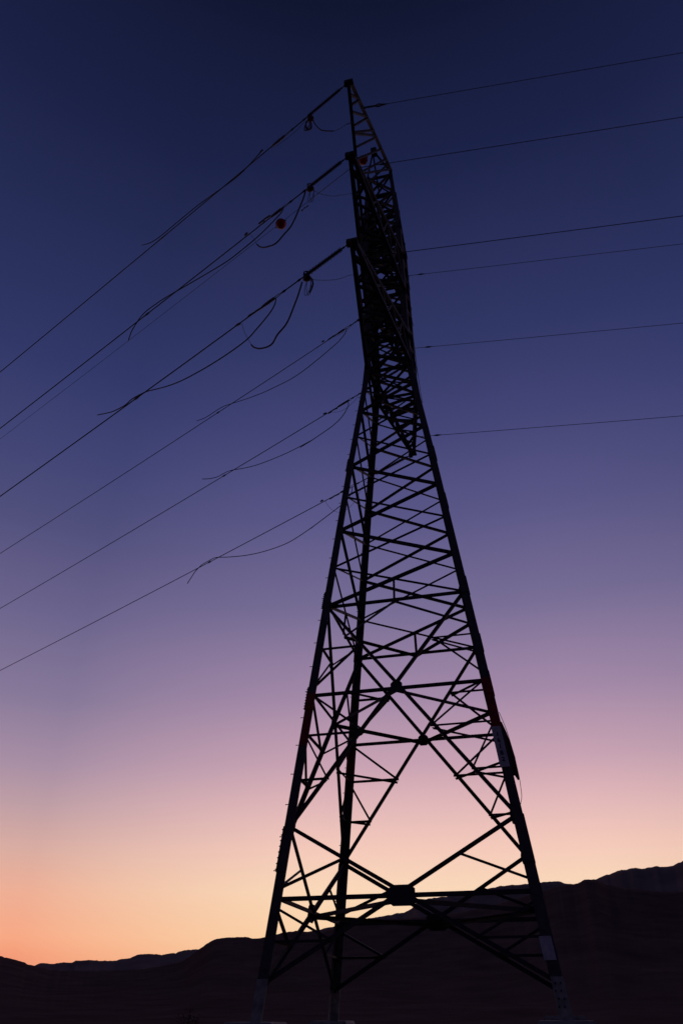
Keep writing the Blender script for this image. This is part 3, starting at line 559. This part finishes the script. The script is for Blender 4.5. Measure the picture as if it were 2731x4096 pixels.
# ropes running off to the right
RL = {'r1': 'topmost thin rope running right, shackled to the top near crossarm', 'r2': 'second thin rope running right, just above the shoulder of the mast', 'r3': 'third thin rope running right, leaving the upper mast', 'r4': 'fourth thin rope running right, leaving the mast close below the third', 'r5': 'fifth thin rope running right, with a fitting where it leaves the mast', 'r6': 'lowest thin rope running right, leaving the mast near its waist'}
for k, lab in RL.items():
    P = [V(p) for p in W[k]]; g = tag(empty('pulling_rope', P[0]), lab, 'rope', 'thin ropes running right from the pylon')
    MB().tube(P, 0.0145, 6, 3).build('rope', M_rope, g)
    d = (P[1] - P[0]).normalized(); up = Vector((0, 0, 1)); b = up.cross(d).normalized(); u = d.cross(b)
    st = 0.0 if k == 'r1' else (0.9 if k in ('r2', 'r3') else 1.0); c = P[0] + d * (st + (0.75 if k == 'r1' else 0.15))
    sh = MB()
    if k == 'r1':
        sh.tube([P[0] + u * 0.07, c + u * 0.06], 0.016, 6, 1); sh.tube([P[0] - u * 0.07, c - u * 0.06], 0.016, 6, 1)
        sh.tube([c + d * (0.13 + 0.13 * math.cos(t)) + u * 0.13 * math.sin(t) for t in [i * math.pi / 6 for i in range(13)]], 0.03, 6, 1)
        sh.lathe(c + d * 0.24, c + d * 0.6, [(0, 0.06), (0.5, 0.04), (1, 0.012)], 8)
    else: sh.tube([P[0], c], 0.016, 6, 1); sh.lathe(c - d * 0.1, c + d * 0.32, [(0, 0.025), (0.4, 0.05), (1, 0.012)], 8)
    sh.build('shackle', M_steel, g)
# cables hanging down the right side of the mast
tag(MB().tube([V(p) for p in W['side']], 0.013, 6, 4).build('down_cable', M_cable), 'thin cable hanging straight down the right side of the upper mast', 'cable')
tag(MB().tube([V(p) for p in W['low']], 0.011, 6, 4).build('down_cable', M_cable), 'thin bowed cable hanging beside the number plate on the right leg', 'cable')
bd = [V(p) for p in W['board']]
tag(MB().plate(bd, 0.05).build('hanging_board', M_steel), 'dark tapered board strapped to the back of the right leg behind the number plate', 'board')

# ---------------------------------------------------------------- ground and hills
def hill_mat(name, c1, c2, scale):
    m = bpy.data.materials.new(name); m.use_nodes = True; t = m.node_tree; b = t.nodes['Principled BSDF']; b.inputs['Roughness'].default_value = 1; b.inputs['Specular IOR Level'].default_value = 0.0
    g = t.nodes.new('ShaderNodeNewGeometry'); nz = t.nodes.new('ShaderNodeTexNoise'); nz.inputs['Scale'].default_value = scale; nz.inputs['Detail'].default_value = 9; nz.inputs['Roughness'].default_value = 0.65
    t.links.new(g.outputs['Position'], nz.inputs['Vector']); r = t.nodes.new('ShaderNodeValToRGB'); r.color_ramp.elements[0].position = 0.35; r.color_ramp.elements[1].position = 0.68
    r.color_ramp.elements[0].color = tuple(c1) + (1,); r.color_ramp.elements[1].color = tuple(c2) + (1,)
    t.links.new(nz.outputs[0], r.inputs[0]); t.links.new(r.outputs[0], b.inputs['Base Color']); return m
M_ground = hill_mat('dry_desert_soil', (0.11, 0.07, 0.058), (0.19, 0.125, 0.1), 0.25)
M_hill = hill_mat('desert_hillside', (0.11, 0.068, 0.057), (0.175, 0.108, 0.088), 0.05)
M_far = hill_mat('haze_tinted_far_scarp', (0.15, 0.115, 0.105), (0.22, 0.17, 0.155), 0.006)  # distance haze put into the colour: paler and greyer than the near hillside
NEAR = [(-36.11, 0.05244), (-35.63, 0.05082), (-35.1, 0.04922), (-34.67, 0.04704), (-34.3, 0.045), (-33.82, 0.04336), (-32.98, 0.04054), (-32.16, 0.03985), (-31.34, 0.03969), (-29.92, 0.04002), (-28.49, 0.04069), (-27.04, 0.04282), (-25.96, 0.04581), (-25.23, 0.04801), (-24.63, 0.05113), (-24.17, 0.05653), (-23.76, 0.06197), (-23.34, 0.06668), (-22.86, 0.07183), (-22.49, 0.07387), (-22.11, 0.07473), (-21.33, 0.07528), (-20.69, 0.07559), (-20.29, 0.07487), (-19.9, 0.07395), (-19.51, 0.07519), (-18.14, 0.08044), (-17.16, 0.08229), (-16.34, 0.08186), (-15.51, 0.08142), (-15.26, 0.08243), (-15.02, 0.08369), (-14.85, 0.08445), (-14.36, 0.08648), (-13.86, 0.08724), (-13.36, 0.08951), (-12.86, 0.09178), (-11.53, 0.09453), (-9.7, 0.0954), (-8.04, 0.09695), (-5.55, 0.10178), (-3.89, 0.10691), (-1.38, 0.1172), (-0.04, 0.12246), (1.12, 0.12721), (1.92, 0.1275), (2.25, 0.12884), (2.59, 0.13093), (2.75, 0.13254), (3.44, 0.13229), (4.07, 0.12664), (5.37, 0.12124), (7.32, 0.1167), (8.83, 0.11462)]
FAR = [(-35.25, 0.03991), (-33.84, 0.04461), (-33.63, 0.04629), (-33.47, 0.04706), (-33.23, 0.04641), (-32.93, 0.0456), (-32.76, 0.04583), (-32.6, 0.04697), (-32.02, 0.0475), (-31.61, 0.04762), (-31.54, 0.04873), (-31.45, 0.04949), (-31.1, 0.04996), (-30.75, 0.05025), (-30.02, 0.04953), (-29.55, 0.05002), (-28.94, 0.05036), (-28.77, 0.05134), (-28.12, 0.05281), (-27.89, 0.05455), (-27.54, 0.05671), (-26.93, 0.05743), (-26.43, 0.05699), (-26.11, 0.05649), (-25.93, 0.05748), (-25.19, 0.05822), (-25.07, 0.05977), (-24.7, 0.06119), (-24.21, 0.06226), (-23.77, 0.06273), (-22.94, 0.06251), (-20.38, 0.06391), (-17.15, 0.0793), (-14.69, 0.08697), (-12.86, 0.09457), (-11.53, 0.09707), (-10.52, 0.10006), (-10.22, 0.10182), (-9.77, 0.10151), (-9.26, 0.10504), (-8.82, 0.11271), (-7.97, 0.11671), (-6.29, 0.11944), (-4.6, 0.12466), (-2.92, 0.12872), (-1.11, 0.13023), (-0.12, 0.13179), (0.53, 0.13195), (1.01, 0.13244), (1.39, 0.12989), (1.93, 0.12827), (2.72, 0.12828), (2.73, 0.13118), (3.44, 0.13206), (4.18, 0.13607), (4.62, 0.13801), (5.06, 0.14016), (5.62, 0.14151), (6.05, 0.14273), (6.45, 0.14214), (6.71, 0.14122), (7.13, 0.14242), (7.54, 0.14293), (7.93, 0.1421), (8.32, 0.14149), (8.75, 0.14352), (9.31, 0.14743)]
def interp(L, a):
    if a <= L[0][0]: return L[0][1]
    for (a0, h0), (a1, h1) in zip(L, L[1:]):
        if a <= a1: return h0 + (h1 - h0) * (a - a0) / (a1 - a0)
    return L[-1][1]
def terrain(name, L, D, r0, r1, a0, a1, m, fine, edge):
    na = int((a1 - a0) / fine); rs = [r0 + (D - r0) * (i / 26) for i in range(27)] + [D + (r1 - D) * (i / 8) ** 1.3 for i in range(1, 9)]
    vs = []; fs = []; nr = len(rs)
    lo, hi = L[0][0], L[-1][0]
    for i in range(na + 1):
        a = a0 + (a1 - a0) * i / na; t = interp(L, a)
        out = max(lo - a, a - hi, 0)                       # beyond the framed skyline: rolling hills carry on
        k = min(1, out / 12); t = t * (1 - k) + k * (0.085 + 0.05 * noise.noise(Vector((a * 0.09, D * 0.01, 3.1))) + 0.012 * noise.noise(Vector((a * 0.5, 1.7, D))))
        t += 0.0006 * noise.noise(Vector((a * 3.1, D, 0.5))) + 0.0005 * noise.noise(Vector((a * 8.0, D, 0.2))) + 0.0003 * noise.noise(Vector((a * 21.0, D, 7.2)))
        fade = min(1, min(a - a0, a1 - a) / 10)
        sa, ca = math.sin(math.radians(a)), math.cos(math.radians(a))
        for r in rs:
            x, y = CAM.x + r * sa, CAM.y + r * ca
            H = (CAM.z + t * D) - GZ
            if r <= D:
                s = (r - r0) / (D - r0); h = H * s ** 1.55
                h += H * 0.2 * s * (1 - s) ** 1.2 * (noise.fractal(Vector((x, y, 0)) * (6.0 / D), 0.9, 2.1, 6))
                h = min(h, (t * r * (0.35 + 0.65 * s)) + CAM.z - GZ) if r < D * 0.999 else h
            else:
                s = (r - D) / (r1 - D); h = H * (1 - s) ** 1.2
            vs.append((x, y, GZ - 0.4 + (h + 0.4) * fade if True else 0))
    for i in range(na):
        for j in range(nr - 1): fs.append((i * nr + j, (i + 1) * nr + j, (i + 1) * nr + j + 1, i * nr + j + 1))
    me = bpy.data.meshes.new(name); me.from_pydata(vs, [], fs); me.update()
    for p in me.polygons: p.use_smooth = True
    o = link(name, me, m); o['kind'] = 'structure'; return o
terrain('near_hills', NEAR, 620, 160, 1300, -110, 95, M_hill, 0.1, 0)
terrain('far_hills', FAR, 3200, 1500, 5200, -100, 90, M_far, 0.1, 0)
# ground: one gently uneven sheet out to the horizon
gm = MB(); rs = [0, 3, 6, 9, 13, 18, 25, 35, 50, 75, 120, 200, 400, 900, 2500, 7000, 14000]; na = 96
vs = [(0, 0, GZ)]; fs = []
for j, r in enumerate(rs[1:]):
    for i in range(na):
        a = 2 * math.pi * i / na; x, y = r * math.cos(a), r * math.sin(a)
        vs.append((x, y, GZ + (0.10 * noise.noise(Vector((x * 0.2, y * 0.2, 0))) if r < 150 else 0)))
for i in range(na): fs.append((0, 1 + i, 1 + (i + 1) % na))
for j in range(len(rs) - 2):
    for i in range(na): fs.append((1 + j * na + i, 1 + (j + 1) * na + i, 1 + (j + 1) * na + (i + 1) % na, 1 + j * na + (i + 1) % na))
me = bpy.data.meshes.new('ground'); me.from_pydata(vs, [], fs); me.update()
for p in me.polygons: p.use_smooth = True
g = link('ground', me, M_ground); g['kind'] = 'structure'
# a few low desert shrubs on the flat
M_leaf = mat('dusty_dark_leaves', (0.03, 0.022, 0.016), 0.95, 0, 0.4, 8); M_twig = mat('dry_twigs', (0.04, 0.028, 0.022), 0.95)
def shrub(x, y, rad, hgt, label):
    o = tag(empty('desert_shrub', (x, y, GZ)), label, 'shrub'); tw = MB(); lf = MB()
    for i in range(26):
        a = random.uniform(0, 6.283); r = rad * random.uniform(0.2, 1); e = Vector((x + r * math.cos(a), y + r * math.sin(a), GZ + hgt * (1.05 - 0.6 * (r / rad) ** 2) * random.uniform(0.7, 1)))
        b = Vector((x, y, GZ)); m_ = b.lerp(e, 0.55) + Vector((0, 0, 0.15 * hgt)); tw.tube([b, m_, e], 0.012, 5, 3)
        for k in range(34):
            c = b.lerp(e, random.uniform(0.45, 1.02)) + Vector((random.gauss(0, 0.11), random.gauss(0, 0.11), random.gauss(0.03, 0.09))) * rad * 1.3
            d1 = Vector((random.gauss(0, 1), random.gauss(0, 1), random.gauss(0, 1))).normalized(); d2 = d1.orthogonal().normalized()
            s = random.uniform(0.02, 0.045); lf.add([c - d1 * s, c + d2 * s * 0.5, c + d1 * s, c - d2 * s * 0.5], [(0, 1, 2, 3)])
    tw.build('stems', M_twig, o); lf.build('foliage', M_leaf, o)
shrub(-11.8, 10.6, 0.85, 1.75, 'low rounded dark shrub on the flat left of the pylon legs')

# thin dusk haze over the valley
hz = MB().box((0, 0, 300), Vector((5600, 0, 0)), Vector((0, 5600, 0)), Vector((0, 0, 304))).build('haze', None)
hz['kind'] = 'stuff'
hm = bpy.data.materials.new('dusk_haze'); hm.use_nodes = True; ht = hm.node_tree; ht.nodes.clear()
pv = ht.nodes.new('ShaderNodeVolumePrincipled'); pv.inputs['Color'].default_value = (0.9, 0.86, 0.9, 1); pv.inputs['Density'].default_value = 0.8e-5; pv.inputs['Anisotropy'].default_value = 0.3
ho = ht.nodes.new('ShaderNodeOutputMaterial'); ht.links.new(pv.outputs[0], ho.inputs['Volume']); hz.data.materials.append(hm)
